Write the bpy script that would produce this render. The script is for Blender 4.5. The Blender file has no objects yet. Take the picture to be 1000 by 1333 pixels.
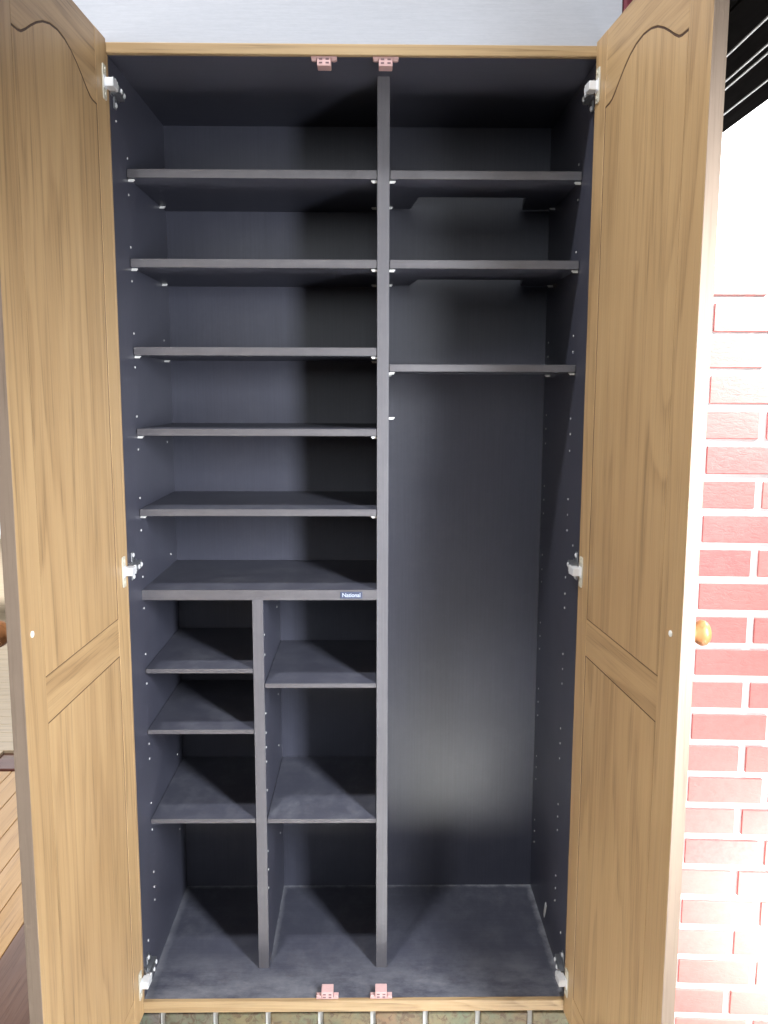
import bpy, bmesh, math, random
from mathutils import Matrix, Vector
random.seed(7)
R = math.radians
SC = bpy.context.scene
COL = SC.collection

# ------------------------------------------------------------------ camera
def cam_axes(yaw, pitch, roll):
    cy, sy, cp, sp = math.cos(yaw), math.sin(yaw), math.cos(pitch), math.sin(pitch)
    f = Vector((sy*cp, cy*cp, sp)); r = Vector((cy, -sy, 0)); u = r.cross(f)
    c, s = math.cos(roll), math.sin(roll)
    return c*r + s*u, -s*r + c*u, f
cd = bpy.data.cameras.new('camera'); cam = bpy.data.objects.new('camera', cd); COL.objects.link(cam)
r_, u_, f_ = cam_axes(0.013, -0.140, 0.0027)
m = Matrix((r_, u_, -f_)).transposed().to_4x4(); m.translation = Vector((0.0322, -1.5302, 1.1728))
cam.matrix_world = m
cd.sensor_fit = 'VERTICAL'; cd.sensor_height = 36.0; cd.lens = 36.0*1127.4/1333.0
cd.clip_start = 0.05; cd.clip_end = 100
SC.camera = cam

# ------------------------------------------------------------------ world, lamps, exposure
w = bpy.data.worlds.new('World'); SC.world = w; w.use_nodes = True
bg = w.node_tree.nodes['Background']; bg.inputs[0].default_value = (0.80, 0.88, 1.0, 1); bg.inputs[1].default_value = 0.03
def area(name, loc, target, sx, sy, power, color=(1, 1, 1), shape='RECTANGLE', spread=180):
    d = bpy.data.lights.new(name, 'AREA'); d.shape = shape; d.size = sx; d.size_y = sy
    d.energy = power; d.color = color; d.spread = R(spread)
    o = bpy.data.objects.new(name, d); COL.objects.link(o); o.location = loc
    o.rotation_euler = (Vector(target) - Vector(loc)).to_track_quat('-Z', 'Y').to_euler()
    return o
area('entrance_window_light', (0.72, -1.06, 1.14), (-0.08, 0.15, 0.56), 0.16, 0.75, 18.5, (0.91, 0.95, 1.0), spread=98)
area('hall_window_light', (-1.95, -1.40, 1.45), (0.40, -0.2, 0.8), 0.5, 1.2, 20, (1.0, 0.97, 0.93))
area('ceiling_lamp', (-0.45, -0.885, 3.20), (-0.38, -0.80, 0.0), 0.20, 0.20, 60, (0.96, 0.98, 1.0), 'DISK')
area('frontal_fill', (-0.35, -3.6, 2.2), (0.05, 0.3, 1.1), 1.6, 1.5, 24, (0.90, 0.95, 1.0))  # added soft fill behind the camera, lifts the shaded interior
area('sun_through_entrance', (1.5, -2.6, 2.6), (0.30, -0.82, -0.35), 0.22, 0.22, 49, (0.92, 0.96, 1.0), spread=19)
area('brick_fill_upper', (1.28, 0.03, 1.78), (0.92, 0.34, 1.34), 0.22, 0.22, 42, (0.95, 0.97, 1.0), spread=120)  # lamp added close to the brick, stands in for sunlight on its top rows
area('brick_fill_lower', (1.26, 0.00, -0.03), (0.99, 0.30, 0.0), 0.2, 0.2, 14, (1.0, 0.98, 0.96), spread=140)  # second added lamp, whitens the lower right bricks in place of sunlight
area('yard_daylight', (3.1, 1.3, 3.3), (2.0, 3.2, 1.9), 0.8, 0.8, 150, (1, 1, 1), spread=90)
area('hall_floor_fill', (-1.5, 0.65, 2.3), (-1.3, 0.65, 0.0), 0.4, 0.4, 30, (1.0, 0.90, 0.75))  # unseen fill added above the hall to brighten its floor boards
area('room_window_light', (-2.6, 4.6, 2.3), (-2.4, 4.0, 0.0), 1.5, 1.5, 60, (0.97, 0.98, 1.0), spread=110)
vs = SC.view_settings
vs.view_transform = 'Standard'; vs.look = 'None'; vs.gamma = 1.0; vs.exposure = 0.0; vs.use_curve_mapping = False
SC.render.resolution_x = 768; SC.render.resolution_y = 1024
SC.render.engine = 'CYCLES'

# ------------------------------------------------------------------ materials
class NT:
    def __init__(s, name):
        s.mat = bpy.data.materials.new(name); s.mat.use_nodes = True
        s.t = s.mat.node_tree; s.b = s.t.nodes['Principled BSDF']
    def n(s, kind, **kw):
        nd = s.t.nodes.new(kind)
        for k, v in kw.items():
            if k.startswith('i_'):
                key = k[2:]; key = int(key) if key.isdigit() else key
                nd.inputs[key].default_value = v
            else: setattr(nd, k, v)
        return nd
    def l(s, a, b): s.t.links.new(a, b)
    def coords(s, scale, rand=True):
        tc = s.n('ShaderNodeTexCoord'); mp = s.n('ShaderNodeMapping'); mp.inputs['Scale'].default_value = scale
        if rand:
            oi = s.n('ShaderNodeObjectInfo'); ml = s.n('ShaderNodeMath', operation='MULTIPLY', i_1=37.0)
            s.l(oi.outputs['Random'], ml.inputs[0])
            ad = s.n('ShaderNodeVectorMath', operation='ADD'); s.l(tc.outputs['Object'], ad.inputs[0]); s.l(ml.outputs[0], ad.inputs[1])
            s.l(ad.outputs[0], mp.inputs[0])
        else: s.l(tc.outputs['Object'], mp.inputs[0])
        return mp.outputs[0]
    def noise(s, vec, scale, detail=4, rough=.55, dist=0.0):
        nd = s.n('ShaderNodeTexNoise'); nd.inputs['Scale'].default_value = scale; nd.inputs['Detail'].default_value = detail
        nd.inputs['Roughness'].default_value = rough; nd.inputs['Distortion'].default_value = dist
        s.l(vec, nd.inputs['Vector']); return nd.outputs['Fac']
    def ramp(s, fac, stops):
        r = s.n('ShaderNodeValToRGB'); e = r.color_ramp.elements
        while len(e) < len(stops): e.new(0.5)
        for el, (p, c) in zip(e, stops):
            el.position = p; el.color = (c[0], c[1], c[2], 1) if isinstance(c, (tuple, list)) else (c, c, c, 1)
        s.l(fac, r.inputs[0]); return r.outputs[0]
    def mix(s, fac, a, b, mode='MIX'):
        nd = s.n('ShaderNodeMix', data_type='RGBA', blend_type=mode)
        for sock, v in ((nd.inputs[0], fac), (nd.inputs[6], a), (nd.inputs[7], b)):
            if isinstance(v, bpy.types.NodeSocket): s.l(v, sock)
            elif isinstance(v, (tuple, list)): sock.default_value = (v[0], v[1], v[2], 1)
            else: sock.default_value = v
        return nd.outputs[2]
    def math(s, op, a, b=0.0):
        nd = s.n('ShaderNodeMath', operation=op)
        for sock, v in ((nd.inputs[0], a), (nd.inputs[1], b)):
            if isinstance(v, bpy.types.NodeSocket): s.l(v, sock)
            else: sock.default_value = v
        return nd.outputs[0]
    def bump(s, h, strength, dist=.001):
        nd = s.n('ShaderNodeBump'); nd.inputs['Strength'].default_value = strength; nd.inputs['Distance'].default_value = dist
        s.l(h, nd.inputs['Height']); s.l(nd.outputs[0], s.b.inputs['Normal'])
    def col(s, c):
        if isinstance(c, bpy.types.NodeSocket): s.l(c, s.b.inputs['Base Color'])
        else: s.b.inputs['Base Color'].default_value = (c[0], c[1], c[2], 1)
    def rough(s, r):
        if isinstance(r, bpy.types.NodeSocket): s.l(r, s.b.inputs['Roughness'])
        else: s.b.inputs['Roughness'].default_value = r

def wood(name, light, dark, axis='z', rough=.42, contrast=1.0, ring=9.0, spec=.4):
    t = NT(name)
    lo, hi = 0.75, 9.0
    sc = {'z': (hi, hi, lo), 'x': (lo, hi, hi), 'y': (hi, lo, hi)}[axis]
    v = t.coords(sc)
    big = t.noise(v, 0.9, 3, .42, .5)
    rings = t.math('FRACT', t.math('MULTIPLY', big, ring))
    rr = t.ramp(rings, [(0.0, .15), (.10, .0), (.55, .25), (.90, 1.0), (1.0, .15)])
    sf = {'z': (300, 300, 7), 'x': (7, 300, 300), 'y': (300, 7, 300)}[axis]
    fine = t.noise(t.coords(sf), 1.0, 3, .6)
    pores = t.ramp(fine, [(.50, 0.0), (.70, 1.0)])
    sm = {'z': (44, 44, 1.0), 'x': (1.0, 44, 44), 'y': (44, 1.0, 44)}[axis]
    streak = t.noise(t.coords(sm), 1.0, 6, .68)
    blotch = t.noise(t.coords((3.5, 3.5, 2.2)), 1.0, 3, .5)
    pmask = t.math('MULTIPLY', pores, t.math('ADD', t.math('MULTIPLY', rr, .75), .25))
    fac = t.math('ADD', t.math('MULTIPLY', rr, .30*contrast), t.math('MULTIPLY', t.ramp(streak, [(.28, 0.0), (.72, 1.0)]), .24*contrast))
    fac = t.math('ADD', fac, t.math('MULTIPLY', t.ramp(blotch, [(.3, 0.0), (.7, 1.0)]), .30))
    c = t.mix(fac, light, dark)
    c = t.mix(t.math('MULTIPLY', pmask, .58*contrast), c, tuple(x*.42 for x in dark))
    t.col(c)
    t.rough(t.math('ADD', t.math('MULTIPLY', streak, .18), rough-.09))
    t.b.inputs['Specular IOR Level'].default_value = spec
    t.bump(t.math('ADD', pores, t.math('MULTIPLY', streak, .6)), .22, .0006)
    return t.mat

def melamine(name, base, rough=.36, dust=0.0, dustcol=(.26, .27, .30), grain='z', spec=.5):
    t = NT(name)
    sc = {'z': (260, 260, 5), 'x': (5, 260, 260), 'y': (260, 5, 260)}[grain]
    g = t.noise(t.coords(sc), 1.0, 4, .65)
    blot = t.noise(t.coords((4, 4, 4)), 1.0, 4, .6)
    c = t.mix(t.ramp(g, [(.3, 0.0), (.75, 1.0)]), tuple(x*.90 for x in base), tuple(x*1.12 for x in base))
    spk = t.ramp(t.noise(t.coords((700, 700, 700)), 1.0, 1, .5), [(.80, 0.0), (.86, 1.0)])
    if dust > 0:
        d1 = t.noise(t.coords((22, 16, 22)), 1.0, 8, .78, 0.0)
        d2 = t.noise(t.coords((5, 5, 5)), 1.0, 3, .6)
        dm = t.math('MULTIPLY', t.ramp(d1, [(.45, .16), (.78, 1.0)]), t.ramp(d2, [(.30, .30), (.70, 1.0)]))
        dm = t.math('MULTIPLY', dm, dust)
        dm = t.math('ADD', dm, t.math('MULTIPLY', spk, .6*min(1, dust*2)))
        c = t.mix(dm, c, dustcol)
        t.rough(t.math('ADD', t.math('MULTIPLY', dm, .5), t.math('ADD', t.math('MULTIPLY', blot, .12), rough-.06)))
    else:
        c = t.mix(t.math('MULTIPLY', spk, .10), c, dustcol)
        t.rough(t.math('ADD', t.math('MULTIPLY', blot, .14), rough-.07))
    t.col(c); t.b.inputs['Specular IOR Level'].default_value = spec
    t.bump(g, .12, .0004)
    return t.mat

def floor_melamine():
    m_ = melamine('dusty_cupboard_floor', SL, .45, 0.22, dustcol=(.34, .345, .37), grain='x')
    t = NT.__new__(NT); t.mat = m_; t.t = m_.node_tree; t.b = t.t.nodes['Principled BSDF']
    old = t.b.inputs['Base Color'].links[0].from_socket
    tc = t.n('ShaderNodeTexCoord'); sp = t.n('ShaderNodeSeparateXYZ'); t.l(tc.outputs['Object'], sp.inputs[0])
    nz = t.noise(t.coords((30, 30, 30), False), 1.0, 6, .7); n2 = t.noise(t.coords((7, 14, 9), False), 1.0, 7, .76)
    wob = t.math('MULTIPLY', t.math('SUBTRACT', nz, .5), .020)
    def line(sock, at, wd):
        d = t.math('ABSOLUTE', t.math('SUBTRACT', t.math('ADD', sock, wob), at))
        return t.ramp(t.math('DIVIDE', d, wd), [(0.0, 1.0), (1.0, 0.0)])
    e = t.math('MAXIMUM', line(sp.outputs[1], .3965, .012), line(sp.outputs[0], .41, .014))
    e = t.math('MAXIMUM', e, t.math('MULTIPLY', line(sp.outputs[0], -.178, .010), t.ramp(sp.outputs[1], [(.10, 0.0), (.16, .7)]))); e = t.math('MAXIMUM', e, t.math('MULTIPLY', line(sp.outputs[0], -.41, .016), .6))
    fr = t.math('MULTIPLY', t.ramp(t.math('DIVIDE', sp.outputs[1], .16), [(0.25, .8), (1.0, 0.0)]), t.ramp(n2, [(.38, 0.0), (.70, 1.0)]))
    dm = t.math('ADD', t.math('MULTIPLY', t.math('MULTIPLY', e, t.ramp(nz, [(.3, .2), (.65, 1.0)])), .62), t.math('MULTIPLY', fr, .5))
    t.col(t.mix(dm, old, (.40, .405, .43))); return m_
def plain(name, c, rough=.5, metal=0.0, var=.12, scale=120, bump=.05, spec=.5):
    t = NT(name); n = t.noise(t.coords((scale, scale, scale)), 1.0, 3, .6)
    t.col(t.mix(n, tuple(x*(1-var) for x in c), tuple(min(1, x*(1+var)) for x in c)))
    t.rough(t.math('ADD', t.math('MULTIPLY', n, .15), rough-.07)); t.b.inputs['Metallic'].default_value = metal
    t.b.inputs['Specular IOR Level'].default_value = spec
    if bump: t.bump(n, bump, .0005)
    return t.mat

OAK_L, OAK_D = (.545, .368, .190), (.29, .175, .083)
M = {}
M['oak_v'] = wood('oak_vertical_grain', OAK_L, OAK_D, 'z')
M['oak_h'] = wood('oak_horizontal_grain', OAK_L, OAK_D, 'x', contrast=1.15)
M['oak_edge'] = wood('oak_edge_strip', (.30, .225, .165), (.20, .14, .10), 'z', ring=5, rough=.6)
M['edge_grey'] = wood('grey_brown_edge_band', (.27, .205, .155), (.16, .115, .085), 'z', rough=.65, ring=4, spec=.2)
M['groove'] = wood('groove_stain_and_shade', (.085, .042, .022), (.05, .025, .013), 'z', rough=.6)  # dark line painting stain and the shade of the groove wall together
M['oak_strip'] = wood('oak_front_strip', (.50, .36, .20), (.30, .19, .09), 'x', ring=14, contrast=1.3)
M['knob'] = wood('varnished_knob', (.42, .19, .075), (.27, .11, .04), 'z', rough=.36)
SL = (.050, .0515, .073)
M['mel'] = melamine('slate_melamine', SL, .37, 0.08)
M['mel_h'] = melamine('slate_melamine_crosswise', SL, .42, 0.16, grain='x')
M['mel_dusty'] = melamine('dusty_slate_melamine', SL, .45, 0.36, dustcol=(.34, .345, .37), grain='x')
M['mel_floor'] = floor_melamine()
M['band'] = melamine('grey_edge_band', (.076, .071, .079), .5, 0.15, dustcol=(.3, .29, .28), grain='x')
M['band_v'] = melamine('grey_edge_band_vertical', (.090, .086, .097), .5, 0.12, dustcol=(.3, .29, .28), grain='z')
M['cream'] = plain('cream_plastic', (.56, .53, .44), .4)
M['zinc'] = plain('zinc_metal', (.80, .81, .83), .32, .25, .08)
M['chrome'] = plain('dull_steel', (.45, .46, .48), .33, .9, .15)
M['pin'] = plain('white_pin_plastic', (.82, .82, .80), .35)
M['pink'] = plain('pale_pink_plastic', (.62, .40, .39), .45)
M['pink_dark'] = plain('dark_slot', (.16, .09, .10), .6)
M['plate'] = plain('blue_grey_plate', (.045, .055, .095), .4)
M['letters'] = plain('silver_lettering', (.40, .44, .52), .4)
M['white_metal'] = plain('white_painted_metal', (.8, .82, .85), .4)
M['black'] = plain('dark_metal', (.02, .022, .026), .45)
M['red_post'] = wood('red_lacquered_post', (.20, .045, .06), (.12, .022, .035), 'z', rough=.3)
M['grout'] = plain('white_grout', (.80, .79, .77), .85, 0, .06, 200, .4)

def wallpaper():
    t = NT('white_wallpaper'); a = t.noise(t.coords((12, 12, 320), False), 1.0, 4, .65); b = t.noise(t.coords((90, 90, 420), False), 1.0, 3, .6)
    h = t.math('ADD', t.math('MULTIPLY', a, .6), t.math('MULTIPLY', b, .4))
    t.col(t.mix(t.ramp(h, [(.35, 0.0), (.65, 1.0)]), (.43, .445, .49), (.48, .495, .54))); t.rough(.85); t.bump(h, .22, .001); return t.mat
M['wallpaper'] = wallpaper()
def brickmat():
    t = NT('red_brick_face'); v = t.coords((1, 1, 1))
    a = t.noise(v, 60, 6, .7); b = t.noise(v, 9, 3, .5); oi = t.n('ShaderNodeObjectInfo')
    c = t.mix(b, (.54, .185, .17), (.49, .15, .14)); c = t.mix(t.ramp(a, [(.35, .35), (.6, 0.0)]), c, (.36, .085, .08))
    c = t.mix(t.math('MULTIPLY', oi.outputs['Random'], .5), c, (.58, .25, .215))
    r2 = t.math('FRACT', t.math('MULTIPLY', oi.outputs['Random'], 7.31)); c = t.mix(t.math('MULTIPLY', r2, .35), c, (.40, .105, .095))
    t.col(c); t.rough(.82); cr = t.noise(t.coords((45, 45, 110)), 1.0, 5, .7, .8); t.bump(t.ramp(cr, [(.3, 0.0), (.55, 1.0)]), .35, .0012); return t.mat
M['brick'] = brickmat()
def stonemat():
    t = NT('mottled_stone_tile'); v = t.coords((1, 1, 1)); oi = t.n('ShaderNodeObjectInfo')
    a = t.noise(v, 55, 6, .7, 1.2); b = t.noise(v, 22, 3, .6)
    base = t.ramp(oi.outputs['Random'], [(0.0, (.19, .115, .06)), (.35, (.13, .125, .06)), (.6, (.19, .14, .075)), (.8, (.095, .12, .125)), (1.0, (.17, .105, .075))])
    c = t.mix(t.ramp(b, [(.4, 0.0), (.65, .7)]), base, (.09, .12, .075))
    c = t.mix(t.ramp(a, [(.40, .75), (.52, 0.0)]), c, (.075, .04, .022))
    t.col(c); t.rough(.6); t.bump(a, .6, .0015); return t.mat
M['stone'] = stonemat()
def floortile():
    t = NT('pale_floor_tile'); tc = t.n('ShaderNodeTexCoord')
    br = t.n('ShaderNodeTexBrick'); br.offset = 0; br.inputs['Scale'].default_value = 1
    br.inputs['Brick Width'].default_value = .3; br.inputs['Row Height'].default_value = .3; br.inputs['Mortar Size'].default_value = .004
    br.inputs['Color1'].default_value = (.58, .56, .52, 1); br.inputs['Color2'].default_value = (.52, .5, .46, 1); br.inputs['Mortar'].default_value = (.3, .29, .27, 1)
    t.l(tc.outputs['Object'], br.inputs['Vector']); n = t.noise(t.coords((18, 18, 18), False), 1.0, 5, .6)
    t.col(t.mix(t.math('MULTIPLY', n, .3), br.outputs['Color'], (.42, .39, .34))); t.rough(.5); return t.mat
M['floortile'] = floortile()
M['hall_wood'] = wood('orange_floor_boards', (.58, .345, .135), (.42, .23, .08), 'y', rough=.35)
M['room_wood'] = wood('pale_floor_boards', (.60, .49, .35), (.46, .36, .25), 'x', rough=.35)
M['dark_wood'] = wood('dark_brown_board', (.17, .085, .055), (.09, .04, .028), 'y', rough=.35)
M['sill_wood'] = wood('reddish_sill', (.16, .05, .035), (.08, .025, .02), 'x', rough=.3)
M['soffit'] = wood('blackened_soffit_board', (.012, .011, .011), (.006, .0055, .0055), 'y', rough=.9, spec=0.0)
M['plaster'] = plain('white_plaster', (.82, .82, .81), .9, 0, .03, 60, .3)
M['gap_light'] = plain('pale_gap_light', (.55, .56, .58), .45)  # pale colour for the light lines between soffit boards

# ------------------------------------------------------------------ mesh helpers
def bx(bm, x0, x1, y0, y1, z0, z1, bev=0.0, seg=2):
    vs_ = [bm.verts.new((x, y, z)) for x in (x0, x1) for y in (y0, y1) for z in (z0, z1)]
    f = [(0, 1, 3, 2), (4, 6, 7, 5), (0, 4, 5, 1), (2, 3, 7, 6), (0, 2, 6, 4), (1, 5, 7, 3)]
    fs = [bm.faces.new([vs_[i] for i in q]) for q in f]
    if bev > 0:
        es = list({e for q in fs for e in q.edges})
        bmesh.ops.bevel(bm, geom=es, offset=bev, segments=seg, profile=.5, affect='EDGES', clamp_overlap=True)
    return bm
def box(*a, **k): return bx(bmesh.new(), *a, **k)
def prism(pts, y0, y1, bm=None, bev=0.0):
    """outline in x,z extruded along y"""
    bm = bm or bmesh.new()
    a = [bm.verts.new((x, y0, z)) for x, z in pts]; b = [bm.verts.new((x, y1, z)) for x, z in pts]
    n = len(pts); fs = [bm.faces.new(a), bm.faces.new(b[::-1])]
    for i in range(n): fs.append(bm.faces.new((a[i], b[i], b[(i+1) % n], a[(i+1) % n])))
    bmesh.ops.recalc_face_normals(bm, faces=bm.faces)
    if bev:
        es = [e for e in fs[0].edges] + [e for e in fs[1].edges]
        bmesh.ops.bevel(bm, geom=es, offset=bev, segments=2, profile=.5, affect='EDGES', clamp_overlap=True)
    return bm
def lathe(bm, prof, axis, org, seg=24):
    """prof: (dist along axis, radius)"""
    ax = Vector(axis).normalized(); u = ax.orthogonal().normalized(); v = ax.cross(u); org = Vector(org)
    rows = []
    for d, r in prof:
        rows.append([bm.verts.new(org + ax*d + (u*math.cos(2*math.pi*k/seg) + v*math.sin(2*math.pi*k/seg))*max(r, 1e-5)) for k in range(seg)])
    for i in range(len(rows)-1):
        for k in range(seg): bm.faces.new((rows[i][k], rows[i][(k+1) % seg], rows[i+1][(k+1) % seg], rows[i+1][k]))
    bm.faces.new(rows[0][::-1]); bm.faces.new(rows[-1])
    bmesh.ops.recalc_face_normals(bm, faces=bm.faces)
    return bm
def mesh_of(bm, name, mats, smooth=False):
    me = bpy.data.meshes.new(name)
    bmesh.ops.recalc_face_normals(bm, faces=bm.faces)
    if smooth:
        for f in bm.faces: f.smooth = True
    bm.to_mesh(me); bm.free()
    for q in (mats if isinstance(mats, (list, tuple)) else [mats]): me.materials.append(M[q])
    return me
def obj(name, bm, mat, parent=None, off=None, smooth=False):
    """links one mesh object; vertices are given in the parent's own space, 'off' re-bases them on an origin"""
    me = mesh_of(bm, name, mat, smooth); o = bpy.data.objects.new(name, me); COL.objects.link(o)
    if off is not None: me.transform(Matrix.Translation(-Vector(off))); o.location = off
    if parent: o.parent = parent
    return o
def inst(name, me, loc, parent, rot=None):
    o = bpy.data.objects.new(name, me); COL.objects.link(o); o.location = loc; o.parent = parent
    if rot: o.rotation_euler = rot
    return o
def tag(o, label, cat, group=None):
    o['label'] = label; o['category'] = cat
    if group: o['group'] = group
    return o
def empty(name, loc, rz=0):
    o = bpy.data.objects.new(name, None); COL.objects.link(o); o.location = loc; o.rotation_euler = (0, 0, rz); o.empty_display_size = .1
    return o
def struct(name, bm, mat, label=None):
    o = obj(name, bm, mat); o['kind'] = 'structure'
    if label: o['label'] = label
    return o

# ------------------------------------------------------------------ the setting
XL, XR, H, D, S = -.41, .41, 1.723, .3965, .098
W0 = .431                     # outer half width of the cabinet
FZ = -.35                     # entrance floor
HZ = -.10                     # hall floor
struct('floor', box(-6, 4.5, -4.5, 6, FZ-.05, FZ), 'floortile', 'pale tiled entrance floor')
bm = box(-.585, .445, .004, .12, H+.0180, 2.6)
bx(bm, -.585, -W0-.001, .004, .12, HZ, H+.0180); bx(bm, W0+.001, .445, .004, .12, FZ, H+.0180)
struct('wall', bm, 'wallpaper', 'white textured wallpaper wall around the cupboard')
# tiled riser under the cupboard
rz = box(-.585, .445, .016, .38, FZ, -.0245)
riser = struct('tiled_riser', rz, 'grout', 'riser under the cupboard faced with mottled stone tiles')
P = .1025; tm = mesh_of(box(-.0462, .0462, -.010, .004, -.0462, .0462, bev=.002, seg=1), 'tile', 'stone')
for k in range(-6, 5):
    for r in range(3):
        x = .0335 - P*0.5 + k*P + .0; z = -.0775 - r*P
        if -.585 < x-.047 and x+.047 < .445: inst('tile', tm, (x, .016, z), riser)
# red post at the end of the wall
post = obj('wooden_post', box(.447, .52, -.004, .10, FZ, 2.6, bev=.004), 'red_post')
tag(post, 'dark red lacquered post behind the top of the right cupboard door', 'post')

# hall floor on the left, sill and room beyond
hall = struct('hall_floor', box(-4.0, -.586, .02, 1.25, HZ-.2, HZ-.012), 'dark_wood', 'hall floor of orange wooden boards')
pm = mesh_of(box(-.0365, .0365, 0, 1.225, -.012, 0, bev=.0012, seg=1), 'plank', 'hall_wood')
for k in range(14): inst('plank', pm, (-.845 - k*.0745, .022, HZ), hall)
obj('edge_board', box(-.806, -.588, .022, 1.247, HZ-.012, HZ+.004, bev=.003), 'dark_wood', hall)
sill = struct('door_sill', box(-4.0, -.586, 1.2505, 1.335, HZ-.2, HZ+.006, bev=.004), 'sill_wood', 'dark reddish door sill between hall and room')
room = struct('room_floor', box(-5.5, -.586, 1.336, 8.0, HZ-.2, HZ-.012), 'dark_wood', 'pale boarded floor of the room beyond')
pm = mesh_of(box(-2.4, 2.4, -.0395, .0395, -.012, 0, bev=.0012, seg=1), 'plank', 'room_wood')
for k in range(80): inst('plank', pm, (-3.08 - .6*(k % 3 == 0), 1.378 + k*.0805, HZ), room)
struct('room_wall', box(-7, -.9, 8.0, 8.1, HZ-.2, 2.6), 'plaster', 'far white wall of the room beyond')
# chair far in the room
ch = empty('folding_chair', (-2.17, 3.55, HZ)); tag(ch, 'white chair with dark metal legs far back in the room at the left edge', 'chair')
obj('seat', box(-.22, .22, -.22, .22, .43, .46, bev=.01), 'white_metal', ch)
obj('backrest', box(-.22, .22, .20, .225, .50, .86, bev=.01), 'white_metal', ch)
obj('crossbar', box(-.225, .225, .185, .199, .60, .625), 'black', ch)
for sx in (-1, 1):
    for sy in (-1, 1):
        b = bmesh.new(); lathe(b, [(0, .013), (.45, .013)], (-sx*.02, -sy*.12, .43), (sx*.21, sy*.27, .0), 10)
        obj('leg', b, 'black', ch, smooth=True)

# brick wall at the right, turned a few degrees
bw = empty('brick_wall', (.60, .315, FZ), R(-3.5)); tag(bw, 'red brick wall with wide white joints outside the right cupboard door', 'wall')
NR = 24; PZ = .0744; PX = .178
obj('mortar_backing', box(-.10, 1.30, .0025, .16, 0, NR*PZ+.012), 'grout', bw)
bricks = [mesh_of(box(-PX/2+.0075, PX/2-.0075, -.001-.0006*j, .010, -PZ/2+.0075, PZ/2-.0075, bev=.0016, seg=1), 'brick', 'brick') for j in range(3)]
for r in range(NR):
    zc = (.6177 - FZ) + (r - 13 + .5)*PZ
    if zc < .03: continue
    xo = .258 if r % 2 == 1 else .314
    for k in range(-3, 7):
        x = xo + (k+.5)*PX
        if x-PX/2 < -.10 or x+PX/2 > 1.30: continue
        inst('brick', random.choice(bricks), (x, random.uniform(-.0008, .0008), zc), bw)
obj('coping', box(-.11, 1.31, .0015, .17, NR*PZ+.0125, NR*PZ+.05, bev=.004), 'plaster', bw)
# porch behind: white wall, dark boarded soffit
struct('porch_wall', box(.3, 4.0, 3.2, 3.3, FZ, 3.2), 'plaster', 'bright white porch wall behind the brick wall')
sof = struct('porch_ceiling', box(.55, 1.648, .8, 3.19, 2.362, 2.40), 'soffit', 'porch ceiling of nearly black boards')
xs = [.56, .71, .86, 1.01, 1.15, 1.286, 1.384, 1.419, 1.539, 1.648]
for a, b in zip(xs[:-1], xs[1:]):
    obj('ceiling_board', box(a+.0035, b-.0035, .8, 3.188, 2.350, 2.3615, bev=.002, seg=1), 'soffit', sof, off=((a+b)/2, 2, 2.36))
for x in (1.286, 1.384, 1.419, 1.539):  # pale strips stand in for light showing between the boards
    obj('gap_light_strip', box(x-.0032, x+.0032, .8, 3.187, 2.347, 2.3612), 'gap_light', sof, off=(x, 2, 2.36))

# ------------------------------------------------------------------ the cupboard
cab = empty('storage_cupboard', (0, 0, 0))
tag(cab, 'tall oak cupboard with both doors open and a dark slate interior of shelves', 'cupboard')
EY = .010
obj('side_panel', box(-W0, XL, EY, D+.012, 0, H), 'mel', cab)
obj('side_panel', box(XR, W0, EY, D+.012, 0, H), 'mel', cab)
for sx in (-1, 1): obj('side_edging', box(*sorted((sx*XR, sx*W0)), 0, EY-.0005, 0, H, bev=.0008, seg=1), 'oak_v', cab)
obj('top_panel', box(-W0, W0, EY, D+.012, H, H+.0172), 'mel_h', cab)
obj('top_edging', box(-W0, W0, -.001, EY-.0005, H, H+.0175, bev=.0012, seg=1), 'oak_strip', cab)
obj('bottom_panel', box(-W0, W0, EY, D+.012, -.021, 0), 'mel_floor', cab)
obj('bottom_edging', box(-W0, W0, -.001, EY-.0005, -.0225, .0008, bev=.0012, seg=1), 'oak_strip', cab)
obj('back_panel', box(XL, XR, D, D+.010, 0, H), 'mel', cab)

def panel_v(x0, x1, z0, z1):
    o = obj('partition', box(x0, x1, S+.001, D, z0, z1), 'mel', cab)
    obj('edge_band', box(x0+.0002, x1-.0002, S, S+.001, z0, z1), 'band_v', o)
    return o
XA, XB = .0398, .0618
panel_v(XA, XB, 0, H)
XC, XE = -.2000, -.1790
panel_v(XC, XE, 0, .7720)
def shelf(x0, x1, ztop, th, back=D-.0004, mat='mel_h', notch=None, sag=0.0):
    g = .0012
    if notch:
        n0, n1, ny = notch
        pts = [(x0+g, S+.001), (x1-g, S+.001), (x1-g, back), (n1, back), (n1-.012, ny), (n0+.012, ny), (n0, back), (x0+g, back)]
        bm = bmesh.new()
        a = [bm.verts.new((x, y, ztop-th)) for x, y in pts]; b = [bm.verts.new((x, y, ztop)) for x, y in pts]
        bm.faces.new(a[::-1]); bm.faces.new(b)
        for i in range(len(pts)): bm.faces.new((a[i], a[(i+1) % len(pts)], b[(i+1) % len(pts)], b[i]))
    else: bm = box(x0+g, x1-g, S+.001, back, ztop-th, ztop)
    o = obj('shelf', bm, mat, cab)
    obj('edge_band', box(x0+g, x1-g, S-.0004, S+.0009, ztop-th-.0002, ztop+.0002, bev=.0004, seg=1), 'band', o)
    return o
pin_me = {}
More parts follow.
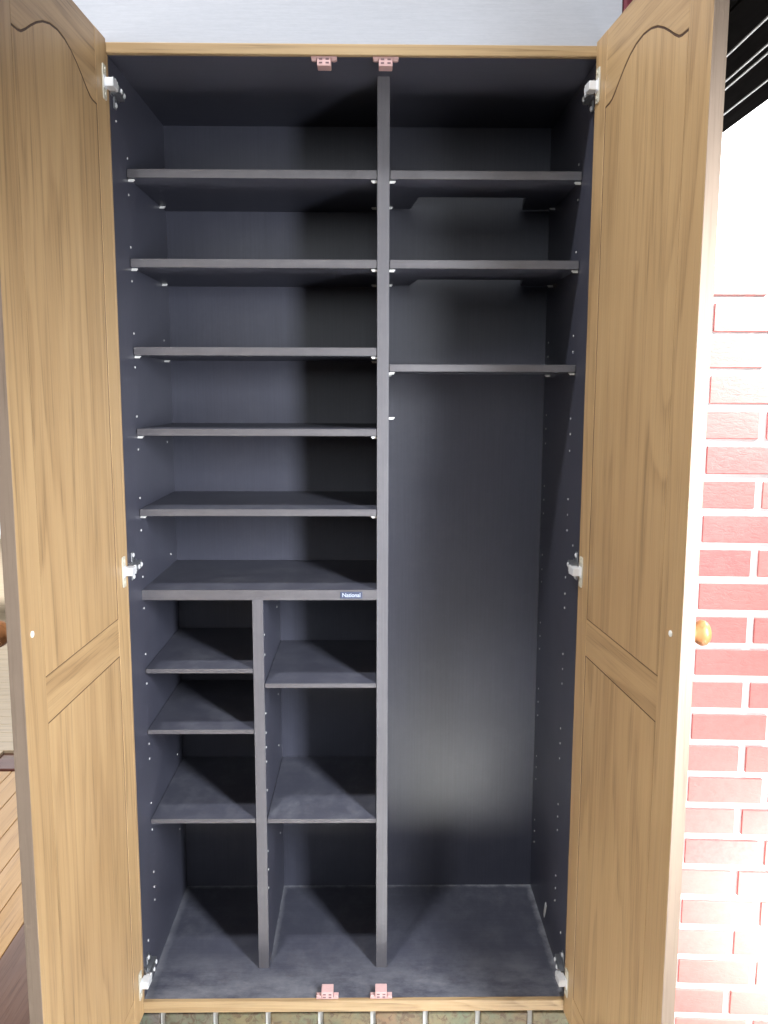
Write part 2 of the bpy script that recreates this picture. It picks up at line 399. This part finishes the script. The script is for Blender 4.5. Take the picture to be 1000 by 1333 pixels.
def pin(side, x, y, z):
    """short white peg standing out of a wall at x; side +1: points to +x"""
    if side not in pin_me:
        b = bmesh.new(); lathe(b, [(0, .0022), (.009, .0022), (.0095, .0018)], (side, 0, 0), (0, 0, 0), 10)
        bx(b, *sorted((side*.0006, side*.0112)), -.003, .003, .0002, .0024, bev=.0004, seg=1)
        pin_me[side] = mesh_of(b, 'shelf_pin', 'pin')
    inst('shelf_pin', pin_me[side], (x, y, z), cab)
LZ = [1.5638, 1.4075, 1.2498, 1.0996, .9479]
for i, z in enumerate(LZ):
    shelf(XL, XA, z, .0145 if i < 3 else .0125, mat='mel_h' if i < 3 else 'mel_dusty')
    th = .0145 if i < 3 else .0125
    for yy in (S+.010, .34):
        pin(1, XL, yy, z-th-.0035); pin(-1, XA, yy, z-th-.0035)
sh = obj('fixed_shelf', box(XL, XA, S+.001, D, .7721, .7918), 'mel_dusty', cab)
obj('edge_band', box(XL, XA, S-.0002, S+.0009, .7721, .7918), 'band', sh)
for z in (.6347, .5110, .3246):
    shelf(XL, XC, z, .0082, mat='mel_dusty')
for z in (.6048, .3240):
    shelf(XE, XA, z, .0082, mat='mel_dusty')
for z, nt in ((1.5638, (.110, .346, .247)), (1.4075, (.110, .346, .26)), (1.2195, None)):
    shelf(XB, XR, z, .0145 if nt else .0125, back=.362, notch=nt)
    th = .0145 if nt else .0125
    for yy in (S+.012, .335):
        pin(1, XB, yy, z-th-.0035); pin(-1, XR, yy, z-th-.0035)
pin(1, XB, S+.012, 1.1196)

# small plugged peg holes in columns along the uprights
def holes(name, spots, side, x):
    b = bmesh.new()
    for y, z in spots:
        lathe(b, [(0, .0021), (.0006, .0021), (.0009, .0016)], (side, 0, 0), (x, y, z), 8)
    o = obj(name, b, 'pin', cab); o['kind'] = 'stuff'
lz = [1.6286, 1.584, 1.521, 1.429, 1.369, 1.275, 1.213, 1.1225, 1.0606, .9686, .9065, .8158, .754, .6623, .6025, .479, .448, .355, .2985, .2077, .175, .147]
holes('peg_holes', [(.107 if z < 1.6 else .043, z) for z in lz] + [(.34, z) for z in lz[5::3]] + [(.0485, .097)], 1, XL)
rzs = [1.583, 1.5207, 1.427, 1.2744, 1.2447, 1.1195, 1.090, 1.058, .9644, .934, .9035, .8103, .7774, .749, .655, .624, .594, .5005, .469, .437, .339, .312, .283, .183, .155, .128]
holes('peg_holes', [(.1275, z) for z in rzs] + [(.362, z) for z in rzs[2::1]] + [(.075, .883), (.069, .095)], -1, XR)
cz = [.70, .66, .54, .50, .47, .44, .38, .25, .21, .17]
holes('peg_holes', [(S+.012, z) for z in cz] + [(.33, z) for z in cz[::3]], 1, XE)
# pale torn paper patch and scuff on the right wall near the floor
b = bmesh.new()
pts = [(.206, .064), (.213, .070), (.222, .060), (.229, .040), (.231, .030), (.224, .026), (.217, .036), (.210, .050)]
a = [b.verts.new((XR-.0004, y, z)) for y, z in pts]; c_ = [b.verts.new((XR-.0011, y, z)) for y, z in pts]
b.faces.new(c_)
for i in range(len(pts)): b.faces.new((a[i], a[(i+1) % len(pts)], c_[(i+1) % len(pts)], c_[i]))
obj('paper_scrap', b, 'pin', cab)

# nameplate
npz = (.7737+.7888)/2 + .0006
np_ = obj('nameplate', box(-.0304, .0124, S-.0016, S-.0004, npz-.0066, npz+.0066, bev=.0005, seg=2), 'plate', cab)
fc = bpy.data.curves.new('lettering', 'FONT'); fc.body = 'National'; fc.size = .0108; fc.align_x = 'CENTER'; fc.align_y = 'CENTER'; fc.extrude = .0002; fc.offset = .00012; fc.space_character = .95
fo = bpy.data.objects.new('lettering_curve', fc); COL.objects.link(fo)
bpy.context.view_layer.update()
me = bpy.data.meshes.new_from_object(fo.evaluated_get(bpy.context.evaluated_depsgraph_get()))
bpy.data.objects.remove(fo)
me.materials.clear(); me.materials.append(M['letters'])
lx = max(v.co.x for v in me.vertices) - min(v.co.x for v in me.vertices)
me.transform(Matrix.Translation((-.009, S-.0019, npz)) @ Matrix.Rotation(R(90), 4, 'X') @ Matrix.Diagonal((.0345/lx, 1.0, 1, 1)))
o = bpy.data.objects.new('lettering', me); COL.objects.link(o); o.parent = np_

# magnetic catches, pale pink
def catch(x, z, up):
    """up=+1 stands on the floor, -1 hangs from the top"""
    q = lambda a, b_: sorted((z+up*a, z+up*b_))
    b = box(x-.0215, x+.0215, .004, .020, *q(.0002, .0035), bev=.0006, seg=1)
    for sx in (-1, 1):
        lathe(b, [(0, .0042), (.003, .0036)], (0, 0, up), (x+sx*.0165, .0125, z+up*.003), 12)
        bx(b, *sorted((x+sx*.0125, x+sx*.0205)), .004, .0075, *q(.003, .0075), bev=.0006, seg=1)
    bx(b, x-.0115, x+.0115, .003, .028, *q(.0005, .0155), bev=.0012, seg=2)
    o = obj('door_catch', b, 'pink', cab)
    for sx in (-1, 1):
        for h in (.0050, .0108):
            obj('slot', box(x+sx*.0055-.0028, x+sx*.0055+.0028, .0022, .006, *q(h-.0012, h+.0012), bev=.0003, seg=1), 'pink_dark', o)
catch(-.050, H, -1); catch(.053, H, -1); catch(-.0555, .0008, 1); catch(.049, .0008, 1)

# hinge arms on the side panels
HZS = (1.672, .852, .050)
def hinge_arm(sx, zc):
    x = sx*XR; q = lambda a, b_: sorted((x - sx*a, x - sx*b_))
    b = box(*q(.0001, .003), .012, .060, zc-.009, zc+.009, bev=.0006, seg=1)
    bx(b, *q(.0001, .0032), .028, .043, zc-.026, zc+.026, bev=.003, seg=2)
    bx(b, *q(.003, .0135), .006, .058, zc-.0075, zc+.0075, bev=.0016, seg=2)
    bx(b, *q(.0125, .0155), .010, .040, zc-.0058, zc+.0058, bev=.0008, seg=1)
    o = obj('hinge_arm', b, 'chrome', cab)
    for yy, dz, hh in ((.0355, .020, .003), (.0355, -.020, .003), (.050, 0, .0135), (.028, 0, .0150)):
        s = bmesh.new(); lathe(s, [(0, .0042), (.0014, .0042), (.0024, .0026)], (-sx, 0, 0), (x-sx*hh, yy, zc+dz), 12)
        obj('screw', s, 'zinc', o)
for sx in (-1, 1):
    for zc in HZS: hinge_arm(sx, zc)

# ------------------------------------------------------------------ the doors
DW, DT = .430, .019
ZB, ZT = -.0225, 1.7455
W1, W2 = .052, .362
arch = [(.000, 1.628), (.019, 1.6285), (.030, 1.631), (.044, 1.6385), (.062, 1.650), (.082, 1.6615), (.104, 1.6715), (.128, 1.678), (.155, 1.6805)]
half = [(W1+x, z) for x, z in arch]
full = half + [(W1+W2-x, z) for x, z in half[-2::-1]]
def inset_arch(g, ga, gf):
    return [(W1+g + (x-W1)*(W2-W1-g-gf)/(W2-W1), z-ga) for x, z in full]
def make_door(sgn, hx, hy, ang):
    # local x runs from hinge to free edge, +y*mi is the inside
    a = R(ang); d = Vector((-sgn*math.cos(a), -math.sin(a), 0))
    rz = math.atan2(d.y, d.x); mi = -sgn
    yy = lambda p, q: sorted((mi*p, mi*q))          # depths measured from the inner face: 0 = inner face, negative = towards the outside
    core = obj('door', box(.0004, DW-.0004, *yy(-DT, -.0095), ZB+.0004, ZT-.0004, bev=.0015, seg=2), 'oak_edge', cab)
    core.location = (hx, hy, 0); core.rotation_euler = (0, 0, rz)
    F0 = -.0092
    def add(name, bm, mat, off=None, smooth=False): return obj(name, bm, mat, core, off=off, smooth=smooth)
    add('stile', box(0, W1, *yy(F0, 0), ZB, ZT, bev=.0009), 'oak_v', (W1/2, 0, .8))
    add('stile', box(W2, DW, *yy(F0, 0), ZB, ZT, bev=.0008), 'oak_v', (W2+.03, 0, .8))
    add('edge_strip', box(DW+.0001, DW+.0013, *yy(-DT, -.0003), ZB, ZT, bev=.0004, seg=1), 'edge_grey', (DW, 0, .8))
    e = .0003
    add('rail', prism([(W1+e, ZT-e), (W1+e, half[0][1])] + [(min(max(x, W1+e), W2-e), z) for x, z in full[1:-1]] + [(W2-e, full[-1][1]), (W2-e, ZT-e)], *yy(F0, -.0003), bev=.0008), 'oak_h', (.2, 0, 1.7))
    add('rail', box(W1+e, W2-e, *yy(F0, -.0003), .709, .775, bev=.0008), 'oak_h', (.2, 0, .74))
    add('rail', box(W1+e, W2-e, *yy(F0, -.0003), ZB+e, .045, bev=.0008), 'oak_h', (.2, 0, .01))
    g, ga, gf, gb_ = .0048, .0036, .0003, .0020
    ia = inset_arch(g, ga, gf)
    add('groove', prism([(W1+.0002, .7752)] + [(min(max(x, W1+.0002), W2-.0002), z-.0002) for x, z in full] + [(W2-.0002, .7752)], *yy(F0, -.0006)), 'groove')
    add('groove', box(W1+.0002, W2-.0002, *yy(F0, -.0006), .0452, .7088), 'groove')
    add('panel', prism([(W1+g, .775+gb_)] + ia + [(W2-gf, .775+gb_)], *yy(-.0005, .0001), bev=.0002), 'oak_v', (.2, 0, 1.2))
    add('panel', box(W1+g, W2-gf, *yy(-.0005, .0001), .045+gb_, .709-.0012, bev=.0002), 'oak_v', (.2, 0, .4))
    # knob outside, its screw head inside
    k = bmesh.new(); lathe(k, [(0, .011), (.004, .0095), (.010, .0080), (.014, .0105), (.018, .0150), (.023, .0178), (.028, .0172), (.032, .0135), (.0345, .007), (.035, .001)], (0, -mi, 0), (.399, -mi*DT, .848), 28)
    add('knob', k, 'knob', (.399, -mi*DT, .848), True)
    k = bmesh.new(); lathe(k, [(0, .0045), (.0012, .0045), (.0022, .0028)], (0, mi, 0), (.399, mi*.0001, .848), 14)
    add('screw', k, 'pin')
    for zc in HZS:
        c = prism([(.0095, zc-.0262), (.0108, zc-.0275), (.0232, zc-.0275), (.0245, zc-.0262), (.0262, zc-.014), (.0262, zc+.014), (.0245, zc+.0262), (.0232, zc+.0275), (.0108, zc+.0275), (.0095, zc+.0262)], *yy(.0002, .0024), bev=.0006)
        cup = add('hinge_cup', c, 'cream')
        for dz in (-.0195, .0195):
            s = bmesh.new(); lathe(s, [(0, .0036), (.0010, .0036), (.0016, .002)], (0, mi, 0), (.0165, mi*.0024, zc+dz), 12)
            add('screw', s, 'cream')
        kb = box(-.004, .019, *yy(.0015, .0165), zc-.0072, zc+.0072, bev=.0014, seg=2)
        bx(kb, .0085, .0245, *yy(.0010, .0034), zc-.0100, zc+.0100, bev=.0006, seg=1)
        bx(kb, -.012, -.003, *yy(.0045, .0155), zc-.0052, zc+.0052, bev=.0012, seg=1)
        lathe(kb, [(0, .0022), (.0156, .0022)], (0, 0, 1), (-.0075, mi*.0135, zc-.0078), 8)
        add('hinge_knuckle', kb, 'zinc')
    return core
dl = make_door(-1, XL+.0005, -.002, 92.0)
dl['label'] = 'left door, sunlit golden oak'
dr = make_door(1, XR-.0065, -.002, 94.5)
dr['label'] = 'right door, browner oak in shade'
